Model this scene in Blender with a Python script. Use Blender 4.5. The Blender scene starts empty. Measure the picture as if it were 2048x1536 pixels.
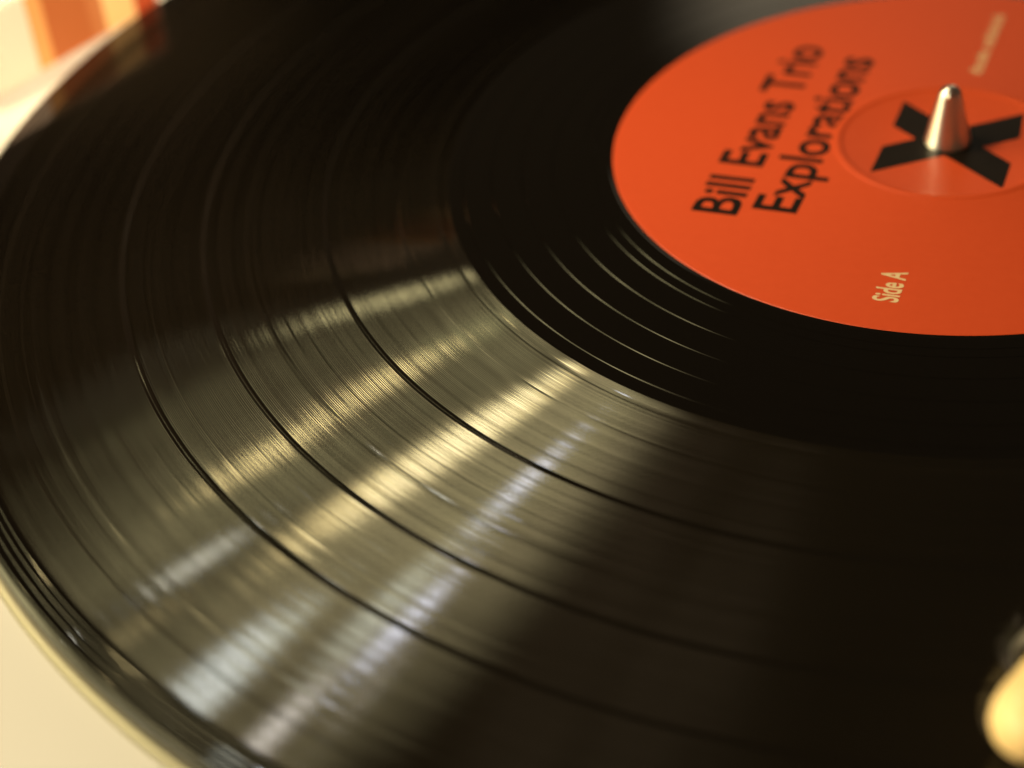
import bpy, bmesh, math, random
import numpy as np
from mathutils import Vector, Matrix

S = 0.01                      # millimetres to scene units (1 unit = 100 mm)
scene = bpy.context.scene
col = scene.collection
rng = np.random.default_rng(7)
random.seed(7)

# ------------------------------------------------------------------ camera
cam_d = bpy.data.cameras.new("camera")
cam = bpy.data.objects.new("camera", cam_d)
col.objects.link(cam)
scene.camera = cam
CAM = Vector((0.0, -249.0, 141.77)) * S
R_ = Vector((0.97349799, 0.21077665, -0.08874039))
U_ = Vector((-0.0572104, 0.60013971, 0.79784666))
F_ = Vector((-0.22142408, 0.77162525, -0.59629342))
m3 = Matrix((R_, U_, -F_)).transposed()
cam.matrix_world = Matrix.Translation(CAM) @ m3.to_4x4()
cam_d.sensor_width = 36.0
cam_d.lens = 3704.3 / 2048 * 36.0
cam_d.clip_start = 0.01
cam_d.clip_end = 200.0
cam_d.dof.use_dof = True
cam_d.dof.focus_distance = 2.40
cam_d.dof.aperture_fstop = 1.0
cam_d.dof.aperture_blades = 0

# ------------------------------------------------------------------ render / world
scene.render.engine = 'CYCLES'
scene.view_settings.view_transform = 'Standard'
scene.view_settings.look = 'None'
scene.view_settings.exposure = 0.0
scene.view_settings.gamma = 1.0
scene.cycles.use_denoising = True
scene.cycles.max_bounces = 6
scene.cycles.sample_clamp_indirect = 8.0
world = bpy.data.worlds.new("World")
scene.world = world
world.use_nodes = True
bg = world.node_tree.nodes["Background"]
bg.inputs[0].default_value = (1.0, 0.78, 0.52, 1)
bg.inputs[1].default_value = 0.035

# ------------------------------------------------------------------ room lamps and added fill lights
REF = Vector((-0.75, -0.85, 0.0))


def lamp(name, az, el, waz, hel, color, radiance, dist=15.0, ref=REF, roll=0.0, shape='RECTANGLE', soft=0.0, mottle=0.0):
    """A soft lamp seen from ref at azimuth az, elevation el, spanning waz x hel degrees."""
    a, e = math.radians(az), math.radians(el)
    d = Vector((math.cos(a) * math.cos(e), math.sin(a) * math.cos(e), math.sin(e)))
    ld = bpy.data.lights.new(name, 'AREA')
    ld.shape = shape
    ld.size = 2 * dist * math.tan(math.radians(waz) / 2)
    ld.size_y = 2 * dist * math.tan(math.radians(hel) / 2)
    area = ld.size * ld.size_y * (math.pi / 4 if shape == 'ELLIPSE' else 1)
    ld.color = color
    ld.energy = radiance * math.pi * area
    if soft > 0 or mottle > 0:                      # rim fade and mottle put into the emission to soften reflections
        ld.use_nodes = True
        nt = ld.node_tree
        em = nt.nodes["Emission"]
        ge = nt.nodes.new("ShaderNodeNewGeometry")
        sx = nt.nodes.new("ShaderNodeSeparateXYZ")
        nt.links.new(ge.outputs["Parametric"], sx.inputs[0])

        def fade(sock, w):
            mr = nt.nodes.new("ShaderNodeMath")
            mr.operation = 'PINGPONG'
            mr.inputs[1].default_value = 0.5
            nt.links.new(sock, mr.inputs[0])
            rm = nt.nodes.new("ShaderNodeMapRange")
            rm.interpolation_type = 'SMOOTHSTEP'
            rm.inputs["From Max"].default_value = max(w, 1e-3) * 0.5
            nt.links.new(mr.outputs[0], rm.inputs["Value"])
            return rm.outputs[0]
        mu = nt.nodes.new("ShaderNodeMath")
        mu.operation = 'MULTIPLY'
        nt.links.new(fade(sx.outputs[0], soft), mu.inputs[0])
        nt.links.new(fade(sx.outputs[1], soft), mu.inputs[1])
        out = mu.outputs[0]
        if mottle > 0:
            no = nt.nodes.new("ShaderNodeTexNoise")
            no.inputs["Scale"].default_value = 5.0
            no.inputs["Detail"].default_value = 2.0
            nt.links.new(ge.outputs["Parametric"], no.inputs["Vector"])
            rm = nt.nodes.new("ShaderNodeMapRange")
            rm.inputs["From Min"].default_value = 0.30
            rm.inputs["From Max"].default_value = 0.70
            rm.inputs["To Min"].default_value = 1 - mottle
            rm.inputs["To Max"].default_value = 1 + mottle
            nt.links.new(no.outputs["Fac"], rm.inputs["Value"])
            m2 = nt.nodes.new("ShaderNodeMath")
            m2.operation = 'MULTIPLY'
            nt.links.new(out, m2.inputs[0])
            nt.links.new(rm.outputs[0], m2.inputs[1])
            out = m2.outputs[0]
        nt.links.new(out, em.inputs["Strength"])
    o = bpy.data.objects.new(name, ld)
    col.objects.link(o)
    z = d                                           # area lamp shines along -Z
    x = Vector((0, 0, 1)).cross(z).normalized()
    y = z.cross(x)
    mm = Matrix((x, y, z)).transposed() @ Matrix.Rotation(roll, 3, 'Z')
    o.matrix_world = Matrix.Translation(ref + d * dist) @ mm.to_4x4()
    return o


WARM = (1.0, 0.83, 0.44)
GOLD = (1.0, 0.77, 0.34)
OLIVE = (1.0, 0.86, 0.42)
COOL = (0.80, 0.84, 1.0)
PALE = (0.93, 1.0, 0.88)
key = lamp("key_lamp", 165, 57, 14, 14, (1.0, 0.80, 0.54), 7.7, dist=5.0, ref=Vector((-0.3, -0.1, 0)), shape='ELLIPSE')
key.data.spread = math.radians(56)                  # spread narrowed and aimed left of the label to grade its brightness
kp = key.location.copy()
key.matrix_world = Matrix.Translation(kp) @ (Vector((-1.4, -0.25, 0)) - kp).to_track_quat('-Z', 'Y').to_matrix().to_4x4()
lamp("room_glow", 183, 24, 62, 46, OLIVE, 4.2, dist=18, soft=0.55, mottle=0.5)
lamp("room_glow", 200, 30, 34, 36, (1.0, 0.80, 0.42), 2.4, dist=18, soft=0.7, mottle=0.4)
lamp("dim_fill", 232, 38, 44, 30, (1.0, 0.72, 0.42), 0.3, dist=19, soft=0.9, mottle=0.6)  # dim area light added for a faint brown reflection in the grooves
lamp("dim_fill", 119, 29, 15, 22, (1.0, 0.55, 0.28), 0.06, dist=19, soft=0.7, mottle=0.4)  # dim area light added to lift the dark upper-left vinyl
lamp("dim_fill", 158, 1, 14, 10, (1.0, 0.85, 0.5), 1.44, dist=19, soft=0.6)  # added dim area light, low on the left
lamp("tall_lamp", 187.7, 27.5, 6.5, 9.5, WARM, 29.4, soft=0.6)
lamp("tall_lamp", 187.8, 22.8, 4.6, 4.2, GOLD, 18.2, soft=0.4)
lamp("tall_lamp", 187.8, 31.8, 5.0, 3.6, GOLD, 12.6, soft=0.6, mottle=0.5)
lamp("shelf_lamp", 171.3, 18.2, 7.0, 5.0, GOLD, 20.7, soft=0.7)
lamp("shelf_lamp", 175.3, 15.8, 5.0, 4.0, GOLD, 25.3, soft=0.6)
lamp("tall_lamp_halo", 188, 26, 13, 15, GOLD, 4.5, soft=0.9, mottle=0.3)
lamp("low_lamp", 155.9, 10.5, 4.4, 9, OLIVE, 13.5, soft=0.7, mottle=0.5)
lamp("green_glow", 168.5, 20.5, 9, 7, (0.85, 0.95, 0.40), 1.3, soft=0.8)  # area light for the greenish reflection in the grooves
lamp("window_slit", 200.9, 33.5, 2.6, 1.5, COOL, 70, soft=0.6)
lamp("window_slit", 206.4, 29.0, 1.9, 3.4, COOL, 66, soft=0.7)
lamp("window_pane", 203.0, 27.7, 4.2, 4.4, PALE, 14, soft=0.6)
lamp("window_pane", 197.4, 22.6, 2.2, 1.8, PALE, 28, soft=0.6)
lamp("window_pane", 197.5, 20.2, 6.0, 3.4, (0.92, 1.0, 0.97), 29, soft=0.45, mottle=0.3)
lamp("window_pane", 206.0, 23.5, 1.9, 2.4, (1.0, 0.93, 0.85), 56, soft=0.5)
lamp("window_pane", 184.4, 16.6, 2.0, 1.8, (1.0, 0.97, 0.80), 48, soft=0.5)
lamp("low_lamp", 187.9, 15.3, 3.2, 2.2, GOLD, 12, soft=0.7)
lamp("window_pane", 209.8, 27.8, 1.6, 1.4, (1.0, 0.93, 0.85), 14, soft=0.6)
lamp("grey_glow", 88, 23, 23, 11, (1.0, 0.82, 0.56), 0.8, dist=19, ref=Vector((-0.4, 0.4, 0)), soft=0.4)  # added area light, stands in for an unseen beige thing's reflection



def spot(name, pos, target, deg, color, watts, radius=0.15, blend=0.6):
    ld = bpy.data.lights.new(name, 'SPOT')
    ld.spot_size = math.radians(deg)
    ld.spot_blend = blend
    ld.shadow_soft_size = radius
    ld.color = color
    ld.energy = watts
    o = bpy.data.objects.new(name, ld)
    col.objects.link(o)
    p, t = Vector(pos), Vector(target)
    o.matrix_world = Matrix.Translation(p) @ (t - p).to_track_quat('-Z', 'Y').to_matrix().to_4x4()
    return o


spot("fill_spot", (4.2, -3.4, 5.2), (-1.58, 0.30, 0.16), 6.0, (1.0, 0.82, 0.58), 5600)  # added narrow beam that brightens the carton
spot("fill_spot", (-4.6, -6.0, 2.0), (0.20, -1.15, 0.05), 2.2, (1.0, 0.77, 0.48), 3300)  # added low beam that brightens the headshell

# ------------------------------------------------------------------ helpers


def link(name, me, mat=None, parent=None):
    o = bpy.data.objects.new(name, me)
    col.objects.link(o)
    if mat:
        me.materials.append(mat)
    if parent:
        o.parent = parent
    return o


def thing(name, label, cat, loc=(0, 0, 0)):
    o = bpy.data.objects.new(name, None)
    o.empty_display_size = 0.1
    col.objects.link(o)
    o.location = loc
    o["label"] = label
    o["category"] = cat
    return o


def grid_mesh(name, V, F, smooth=True):
    me = bpy.data.meshes.new(name)
    V = np.asarray(V, np.float32)
    F = np.asarray(F, np.int32)
    me.vertices.add(len(V))
    me.vertices.foreach_set("co", V.ravel())
    n = F.shape[1]
    me.loops.add(F.size)
    me.loops.foreach_set("vertex_index", F.ravel())
    me.polygons.add(len(F))
    me.polygons.foreach_set("loop_start", np.arange(0, F.size, n, dtype=np.int32))
    me.polygons.foreach_set("loop_total", np.full(len(F), n, np.int32))
    me.polygons.foreach_set("use_smooth", np.full(len(F), smooth))
    me.update(calc_edges=True)
    me.validate()
    return me


def strips_mesh(name, strips, seg):
    """Rings of revolution: every strip is ((r0,z0),(r1,z1)) in mm, r0 > r1, its own smooth band (crisp edges between)."""
    a = np.linspace(0, 2 * math.pi, seg, endpoint=False)
    ca, sa = np.cos(a), np.sin(a)
    st = np.asarray(strips, float)                   # n,2,2
    n = len(st)
    V = np.zeros((n, 2, seg, 3))
    for k in range(2):
        V[:, k, :, 0] = st[:, k, 0][:, None] * ca * S
        V[:, k, :, 1] = st[:, k, 0][:, None] * sa * S
        V[:, k, :, 2] = st[:, k, 1][:, None] * S
    base = (np.arange(n) * 2 * seg)[:, None]
    i = np.arange(seg)[None]
    j = (i + 1) % seg
    F = np.stack([base + i, base + j, base + seg + j, base + seg + i], -1).reshape(-1, 4)
    return grid_mesh(name, V.reshape(-1, 3), F)


def profile_strips(pts):
    return [(pts[i], pts[i + 1]) for i in range(len(pts) - 1)]


def lathe_mesh(name, pts, seg=128):
    """One smooth welded surface of revolution through pts (r,z) in mm; r=0 closes it."""
    bm = bmesh.new()
    rings = []
    for r, z in pts:
        if r < 1e-6:
            rings.append([bm.verts.new((0, 0, z * S))])
        else:
            rings.append([bm.verts.new((r * S * math.cos(2 * math.pi * k / seg), r * S * math.sin(2 * math.pi * k / seg), z * S)) for k in range(seg)])
    for A, B in zip(rings, rings[1:]):
        for k in range(seg):
            k2 = (k + 1) % seg
            if len(A) == 1:
                bm.faces.new((A[0], B[k], B[k2]))
            elif len(B) == 1:
                bm.faces.new((A[k], B[0], A[k2]))
            else:
                bm.faces.new((A[k], B[k], B[k2], A[k2]))
    bmesh.ops.recalc_face_normals(bm, faces=bm.faces)
    me = bpy.data.meshes.new(name)
    bm.to_mesh(me)
    bm.free()
    me.polygons.foreach_set("use_smooth", [True] * len(me.polygons))
    return me


def box_mesh(name, sx, sy, sz, bevel=1.0, seg=3, z0=0.0):
    bm = bmesh.new()
    bmesh.ops.create_cube(bm, size=1.0)
    for v in bm.verts:
        v.co = Vector((v.co.x * sx, v.co.y * sy, (v.co.z + 0.5) * sz + z0)) * S
    if bevel:
        bmesh.ops.bevel(bm, geom=bm.edges[:], offset=bevel * S, segments=seg, profile=0.5, affect='EDGES')
    me = bpy.data.meshes.new(name)
    bm.to_mesh(me)
    bm.free()
    me.polygons.foreach_set("use_smooth", [False] * len(me.polygons))
    return me


def mat(name, color, rough=0.5, metal=0.0, spec=0.5, ior=1.5):
    m = bpy.data.materials.new(name)
    m.use_nodes = True
    b = m.node_tree.nodes["Principled BSDF"]
    b.inputs["Base Color"].default_value = (*color, 1)
    b.inputs["Roughness"].default_value = rough
    b.inputs["Metallic"].default_value = metal
    b.inputs["Specular IOR Level"].default_value = spec
    b.inputs["IOR"].default_value = ior
    return m, b, m.node_tree


# ------------------------------------------------------------------ materials
m_vinyl, b, nt = mat("vinyl_flat", (0.0034, 0.0024, 0.0013), 0.09, ior=1.54)
n = nt.nodes.new("ShaderNodeTexNoise")
n.inputs["Scale"].default_value = 9
n.inputs["Detail"].default_value = 6
mr = nt.nodes.new("ShaderNodeMapRange")
mr.inputs["To Min"].default_value = 0.03
mr.inputs["To Max"].default_value = 0.06
nt.links.new(n.outputs["Fac"], mr.inputs["Value"])
nt.links.new(mr.outputs[0], b.inputs["Roughness"])

m_gap, _, _ = mat("vinyl_gap", (0.0050, 0.0036, 0.0020), 0.06, ior=1.54)

m_groove, b, nt = mat("vinyl_groove", (0.0080, 0.0058, 0.0032), 0.3, spec=0.0, ior=1.54)
gl = nt.nodes.new("ShaderNodeBsdfAnisotropic")
gl.distribution = 'BECKMANN'
gl.inputs["Color"].default_value = (1, 1, 1, 1)
gl.inputs["Roughness"].default_value = 0.115
gl.inputs["Anisotropy"].default_value = 0.18
tg = nt.nodes.new("ShaderNodeTangent")
tg.direction_type = 'RADIAL'
tg.axis = 'Z'
nt.links.new(tg.outputs[0], gl.inputs["Tangent"])
fr = nt.nodes.new("ShaderNodeFresnel")
fr.inputs["IOR"].default_value = 1.54
ms = nt.nodes.new("ShaderNodeMixShader")
nt.links.new(fr.outputs[0], ms.inputs[0])
nt.links.new(b.outputs[0], ms.inputs[1])
nt.links.new(gl.outputs[0], ms.inputs[2])
nt.links.new(ms.outputs[0], nt.nodes["Material Output"].inputs["Surface"])

m_label, b, nt = mat("label_paper", (0.62, 0.068, 0.011), 0.42, spec=0.36)
n = nt.nodes.new("ShaderNodeTexNoise")
n.inputs["Scale"].default_value = 60
n.inputs["Detail"].default_value = 8
mx = nt.nodes.new("ShaderNodeMix")
mx.data_type = 'RGBA'
mx.inputs["A"].default_value = (0.59, 0.065, 0.013, 1)
mx.inputs["B"].default_value = (0.64, 0.078, 0.018, 1)
nt.links.new(n.outputs["Fac"], mx.inputs["Factor"])
nt.links.new(mx.outputs["Result"], b.inputs["Base Color"])
bp = nt.nodes.new("ShaderNodeBump")
bp.inputs["Strength"].default_value = 0.04
bp.inputs["Distance"].default_value = 0.002
nt.links.new(n.outputs["Fac"], bp.inputs["Height"])
nt.links.new(bp.outputs[0], b.inputs["Normal"])

m_ink, _, _ = mat("black_ink", (0.007, 0.004, 0.002), 0.42, spec=0.22)
m_cream_ink, _, _ = mat("cream_ink", (0.75, 0.55, 0.30), 0.5)
m_steel, b, nt = mat("turned_steel", (1.0, 0.95, 0.84), 0.34, metal=1.0)
b.inputs["Anisotropic"].default_value = 0.85
b.inputs["Anisotropic Rotation"].default_value = 0.25
tg = nt.nodes.new("ShaderNodeTangent")
tg.direction_type = 'RADIAL'
tg.axis = 'Z'
nt.links.new(tg.outputs[0], b.inputs["Tangent"])

m_plinth, b, nt = mat("cream_lacquer", (0.72, 0.56, 0.33), 0.38)
n = nt.nodes.new("ShaderNodeTexNoise")
n.inputs["Scale"].default_value = 2.5
n.inputs["Detail"].default_value = 5
mx = nt.nodes.new("ShaderNodeMix")
mx.data_type = 'RGBA'
mx.inputs["A"].default_value = (0.62, 0.61, 0.53, 1)
mx.inputs["B"].default_value = (0.66, 0.645, 0.565, 1)
nt.links.new(n.outputs["Fac"], mx.inputs["Factor"])
nt.links.new(mx.outputs["Result"], b.inputs["Base Color"])

m_platter, _, _ = mat("platter_brass_lacquer", (0.34, 0.31, 0.21), 0.38, metal=0.2)
m_dark, _, _ = mat("dark_wood_table", (0.05, 0.03, 0.018), 0.5)
m_shell, _, _ = mat("cream_plastic", (0.78, 0.58, 0.27), 0.45)
m_grey, _, _ = mat("grey_metal", (0.22, 0.20, 0.17), 0.4, metal=0.7)
m_rubber, _, _ = mat("black_rubber", (0.02, 0.017, 0.015), 0.7)

m_card, _, _ = mat("carton_cream", (0.78, 0.58, 0.44), 0.6)
m_card_o, _, _ = mat("carton_orange", (0.40, 0.105, 0.025), 0.55)
m_card_p, _, _ = mat("carton_pale_band", (0.85, 0.50, 0.20), 0.55)
m_card_l, _, _ = mat("carton_amber_band", (0.66, 0.30, 0.09), 0.55)
m_card_d, _, _ = mat("carton_tan_orange_band", (0.46, 0.15, 0.045), 0.55)
m_card_r, _, _ = mat("carton_red_band", (0.42, 0.06, 0.015), 0.55)

# ------------------------------------------------------------------ table and turntable
tb = link("table", box_mesh("table", 1400, 1000, 30, 3, z0=-95), m_dark)
tb["label"] = "dark wooden table under the record player"
tb["kind"] = "structure"

deck = thing("turntable", "cream record player with shiny platter rim, spindle and tonearm under the black record", "turntable")
PZ = -3.3
pl = box_mesh("plinth", 470, 370, 56, 6, 5, z0=PZ - 56)
plinth = link("plinth", pl, m_plinth, deck)
plinth.location = (0.35, 0.0, 0)
plat = strips_mesh("platter", profile_strips([(151.2, -4.6), (151.3, -3.0), (151.0, -2.6), (150.6, -2.35), (150.0, -2.25), (120.0, -2.2), (4.0, -2.2)][::1]), 384)
platter = link("platter", plat, m_platter, deck)
sp = [(3.5, -2.0), (3.5, 0.35), (3.42, 0.6), (3.0, 2.4), (2.55, 4.3), (2.1, 6.2), (1.75, 7.7), (1.6, 8.2), (1.3, 8.65), (0.85, 8.95), (0.4, 9.07), (0, 9.1)]
link("spindle", lathe_mesh("spindle", sp, 64), m_steel, deck)

# tonearm from the pivot at the back right corner to the head that rides the record
arm_dir = Vector((0.505, 0.863, 0.0)).normalized()


def along(o, start, d):
    z = d.normalized()
    x = Vector((0, 0, 1)).cross(z).normalized()
    y = z.cross(x)
    o.matrix_world = Matrix.Translation(start) @ Matrix((x, y, z)).transposed().to_4x4()


tip = Vector((9.1, -123.5, 4.7)) * S
hs = [(0, 0), (1.4, 0.2), (2.5, 0.75), (3.35, 1.7), (3.9, 3.0), (4.15, 4.6), (4.2, 10), (3.9, 22), (2.8, 24), (2.0, 25)]
arm_tube = link("tonearm", lathe_mesh("tonearm", [(0, 24), (2.0, 24.2), (2.0, 60), (2.3, 150), (2.3, 292), (0, 292.5)], 32), m_grey, deck)
along(arm_tube, tip, arm_dir + Vector((0, 0, 0.045)))
head = link("headshell", lathe_mesh("headshell", hs, 48), m_shell, arm_tube)
collar = link("collar", lathe_mesh("collar", [(3.9, 8.6), (4.5, 8.9), (4.5, 15), (3.9, 15.3)], 48), m_grey, arm_tube)
collar.location = (0.012, 0.008, 0.01)
cart = link("cartridge", box_mesh("cartridge", 5.0, 3.2, 11, 0.6, 2, z0=8), m_rubber, arm_tube)
cart.location = (0, -0.034, 0)
stylus = link("stylus", lathe_mesh("stylus", [(0, 0), (0.35, 0.15), (0.45, 0.8), (0.45, 2.2), (0, 2.2)], 16), m_steel, arm_tube)
along(stylus, tip + arm_dir * 0.10 + Vector((0, 0, -0.052 + 0.0045)), Vector((0.02, 0, 1)))
stylus.matrix_parent_inverse = arm_tube.matrix_world.inverted()
post = link("pivot_post", lathe_mesh("pivot_post", [(0, 26), (7, 26), (8.5, 24.5), (8.5, 0), (16, -1), (18, -4.2)], 48), m_grey, deck)
pv = tip + arm_dir * 2.85
post.location = (pv.x, pv.y, 0)

# ------------------------------------------------------------------ the record
rec = thing("vinyl_record", "black vinyl record with an orange centre label lying on the cream record player", "record")

GROOVE_OUT, GAP_C, GAP_B, GAP_A, DEAD = 145.8, 123.45, 111.67, 93.70, 75.06
GAPW = 0.42


def single_groove(r, w, depth):
    return [((r + w, 0), (r, -depth)), ((r, -depth), (r - w, 0))]


# body: outer lip with its lead-in grooves, underside and the dead wax with the lead-out turns
pts_edge = [(8, -2.1), (149.6, -2.1), (150.2, -1.9), (150.5, -1.3), (150.5, -0.75), (150.25, -0.25), (149.8, 0.0)]
body = []
for i in range(len(pts_edge) - 1):
    body.append((pts_edge[i], pts_edge[i + 1]))


def flat_with_grooves(r0, r1, grooves):
    out = []
    r = r0
    for (g, w, dp) in grooves:
        out.append(((r, 0), (g + w, 0)))
        out += single_groove(g, w, dp)
        r = g - w
    out.append(((r, 0), (r1, 0)))
    return out


body += flat_with_grooves(149.8, GROOVE_OUT, [(149.45, .07, .06), (148.4, .08, .07), (147.45, .08, .07), (146.6, .06, .05)])
body += flat_with_grooves(DEAD, 50.6, [(72.85, .085, .08), (68.5, .085, .08), (63.9, .085, .08), (59.25, .085, .08), (54.75, .085, .075), (52.9, .085, .075)])
body += [((50.6, 0), (50.45, -0.03)), ((50.45, -0.03), (50.0, -0.03)), ((50.0, -0.03), (8, -0.03))]
link("disc", strips_mesh("disc", body, 512), m_vinyl, rec)


def groove_band(r0, r1, busy):
    """Concentric V grooves from r0 in to r1; pitch, land and wall slope change with the music."""
    r = r0
    out = []
    k = 0
    ph = rng.uniform(0, 6.28, 6)
    while r > r1 + 0.2:
        loud = 0.5 + 0.22 * math.sin(r * 1.9 + ph[0]) + 0.17 * math.sin(r * 4.7 + ph[1]) + 0.11 * math.sin(r * 11.3 + ph[2])
        loud = min(1.0, max(0.0, 0.5 + (loud - 0.5) * (0.4 + 0.6 * busy) + rng.normal(0, 0.08 * busy)))
        pitch = 0.17 + 0.13 * loud
        land = pitch * (0.42 - 0.30 * loud) * rng.uniform(1 - 0.32 * busy, 1 + 0.38 * busy)
        if rng.random() < 0.045 * busy:
            land = pitch * rng.uniform(0.5, 0.8)
        r2 = max(r - pitch, r1)
        land = min(land, (r - r2) * 0.85)
        wo = (r - land - r2) * 0.84                # the wall that looks outward; the other one is steep
        t_in = math.radians(45 + rng.normal(0, 1.6 if rng.random() < 0.09 else 0.28) * busy + 0.35 * math.sin(r * 3.1 + ph[3]))
        dp = wo * math.tan(t_in)
        out.append(((r, 0), (r - land, 0)))
        out.append(((r - land, 0), (r2 + wo, -dp)))
        out.append(((r2 + wo, -dp), (r2, 0)))
        r = r2
    out.append(((r, 0), (r1, 0)))
    return out


bands = [(GROOVE_OUT, GAP_C + GAPW), (GAP_C - GAPW, GAP_B + GAPW), (GAP_B - GAPW, GAP_A + GAPW), (GAP_A - GAPW, DEAD)]
for (a, c), busy in zip(bands, (0.6, 1.1, 1.15, 0.9)):
    link("groove_band", strips_mesh("groove_band", groove_band(a, c, busy), 384), m_groove, rec)
for g in (GAP_C, GAP_B, GAP_A):
    link("gap_ring", strips_mesh("gap_ring", flat_with_grooves(g + GAPW, g - GAPW, [(g, .02, .015)]), 384), m_gap, rec)

# label: paper disc with the pressed ring and the spindle hole
lab = [(50.0, -0.02), (49.95, 0.03), (49.7, 0.05), (17.2, 0.05), (16.95, 0.10), (16.65, 0.24), (16.2, 0.30), (15.75, 0.24), (15.45, 0.10), (15.2, 0.05), (3.6, 0.05)]
label_o = link("label", lathe_mesh("label", lab, 256), m_label, rec)


# printing on the label -------------------------------------------------
def text_part(name, txt, base, end, cap, m, parent, h=0.075, bold=0.0, shear=0.0):
    """Flat lettering whose baseline runs from base to end (mm on the label) with the given cap height."""
    cu = bpy.data.curves.new(name, 'FONT')
    cu.body = txt
    cu.size = 1.0
    cu.fill_mode = 'FRONT'
    cu.offset = bold
    tmp = bpy.data.objects.new(name, cu)
    col.objects.link(tmp)
    bpy.context.view_layer.update()
    me = bpy.data.meshes.new_from_object(tmp.evaluated_get(bpy.context.evaluated_depsgraph_get()))
    bpy.data.objects.remove(tmp)
    bpy.data.curves.remove(cu)
    co = np.zeros(len(me.vertices) * 3)
    me.vertices.foreach_get("co", co)
    co = co.reshape(-1, 3)
    x0, x1 = co[:, 0].min(), co[:, 0].max()
    capu = 0.729                                   # cap height of the built-in typeface at size 1
    u = np.array(end) - np.array(base)
    L = np.linalg.norm(u)
    u = u / L
    v = np.array((-u[1], u[0]))
    X = (co[:, 0] - x0) / (x1 - x0) * L
    Y = co[:, 1] / capu * cap
    P = np.array(base)[None] + X[:, None] * u + Y[:, None] * v
    out = np.column_stack([P * S, np.full(len(P), h * S)]).astype(np.float32)
    me.vertices.foreach_set("co", out.ravel())
    me.update()
    me.materials.clear()
    return link(name, me, m, parent)


text_part("artist_line", "Bill Evans Trio", (-29.0, -23.2), (-20.5, 29.3), 6.9, m_ink, label_o, bold=0.018)
text_part("title_line", "Explorations", (-20.6, -22.1), (-12.3, 25.6), 6.7, m_ink, label_o, bold=0.018)
text_part("side_line", "Side A", (-5.3, -43.3), (-4.2, -36.0), 3.5, m_cream_ink, label_o, bold=0.02)


def poly_part(name, polys, m, parent, h):
    bm = bmesh.new()
    for p in polys:
        vs = [bm.verts.new((x * S, y * S, h * S)) for x, y in p]
        f = bm.faces.new(vs)
        if f.normal.z < 0:
            f.normal_flip()
    me = bpy.data.meshes.new(name)
    bm.to_mesh(me)
    bm.free()
    return link(name, me, m, parent)


# the big X: two crossing strokes butted at the centre
def stroke(a, b_, c, d):
    return [a, b_, c, d]


poly_part("cross_stroke", [[(-6.93, 11.84), (-8.21, 4.05), (8.03, -13.35), (9.19, -6.25)]], m_ink, label_o, 0.072)
poly_part("cross_stroke", [[(-9.43, -2.24), (-10.8, -9.92), (10.39, 1.27), (11.06, 8.78)]], m_ink, label_o, 0.078)
# tiny unreadable cream print at the top right of the label
tiny = []
b0, b1 = np.array((4.6, 21.2)), np.array((8.1, 41.6))
uu = (b1 - b0) / np.linalg.norm(b1 - b0)
vv = np.array((-uu[1], uu[0]))
s = 0.0
L = np.linalg.norm(b1 - b0)
while s < L:
    if 7.8 < s < 9.2:
        s = 9.2
    w = random.uniform(0.25, 0.45)
    hh = 2.1 * random.choice((0.7, 0.7, 1.0))
    p0 = b0 + uu * s
    tiny.append([tuple(p0), tuple(p0 + uu * w), tuple(p0 + uu * w + vv * hh), tuple(p0 + vv * hh)])
    s += w + random.uniform(0.25, 0.55)
poly_part("small_print", tiny, m_cream_ink, label_o, 0.075)

# ------------------------------------------------------------------ striped carton behind the platter
box = thing("striped_carton", "low orange and cream striped carton lying close behind the edge of the record", "carton", (-1.55, 0.28, PZ * S))
fd = Vector((5.5, 12.7, 0)).normalized()           # front face tangent to the platter
fa = Vector((-161.5, 11.3, 0)) - fd * 4
W = 44.5
fd = fd * W
ang = math.atan2(fd.y, fd.x)
DEPTH, HT = 60.0, 15.5
me = box_mesh("carton_body", W, DEPTH, HT, 0.8, 2)
bo = link("carton_body", me, m_card, box)
bo.matrix_world = Matrix.Translation((fa + fd / 2) * S + Vector((0, 0, PZ * S)) + Vector((-math.sin(ang), math.cos(ang), 0)) * DEPTH / 2 * S) @ Matrix.Rotation(ang, 4, 'Z')
bo.matrix_parent_inverse = Matrix.Translation(box.location).inverted()


def stripe(x0, x1, m):
    bm = bmesh.new()
    y = -DEPTH / 2 - 0.15
    vs = [bm.verts.new(Vector(c) * S) for c in ((x0 - W / 2, y, 0.8), (x1 - W / 2, y, 0.8), (x1 - W / 2, y, HT - 0.8), (x0 - W / 2, y, HT - 0.8))]
    bm.faces.new(vs)
    r = bmesh.ops.extrude_face_region(bm, geom=bm.faces[:])
    for v in r["geom"]:
        if isinstance(v, bmesh.types.BMVert):
            v.co.y += 0.14 * S
    bmesh.ops.recalc_face_normals(bm, faces=bm.faces)
    me = bpy.data.meshes.new("stripe")
    bm.to_mesh(me)
    bm.free()
    o = link("stripe", me, m, bo)
    return o


stripe(14.2, 17.6, m_card_l)
stripe(17.6, 27.5, m_card_o)
stripe(27.5, 30.8, m_card_d)
stripe(30.8, 38.2, m_card_p)
stripe(38.2, W - 0.9, m_card_r)
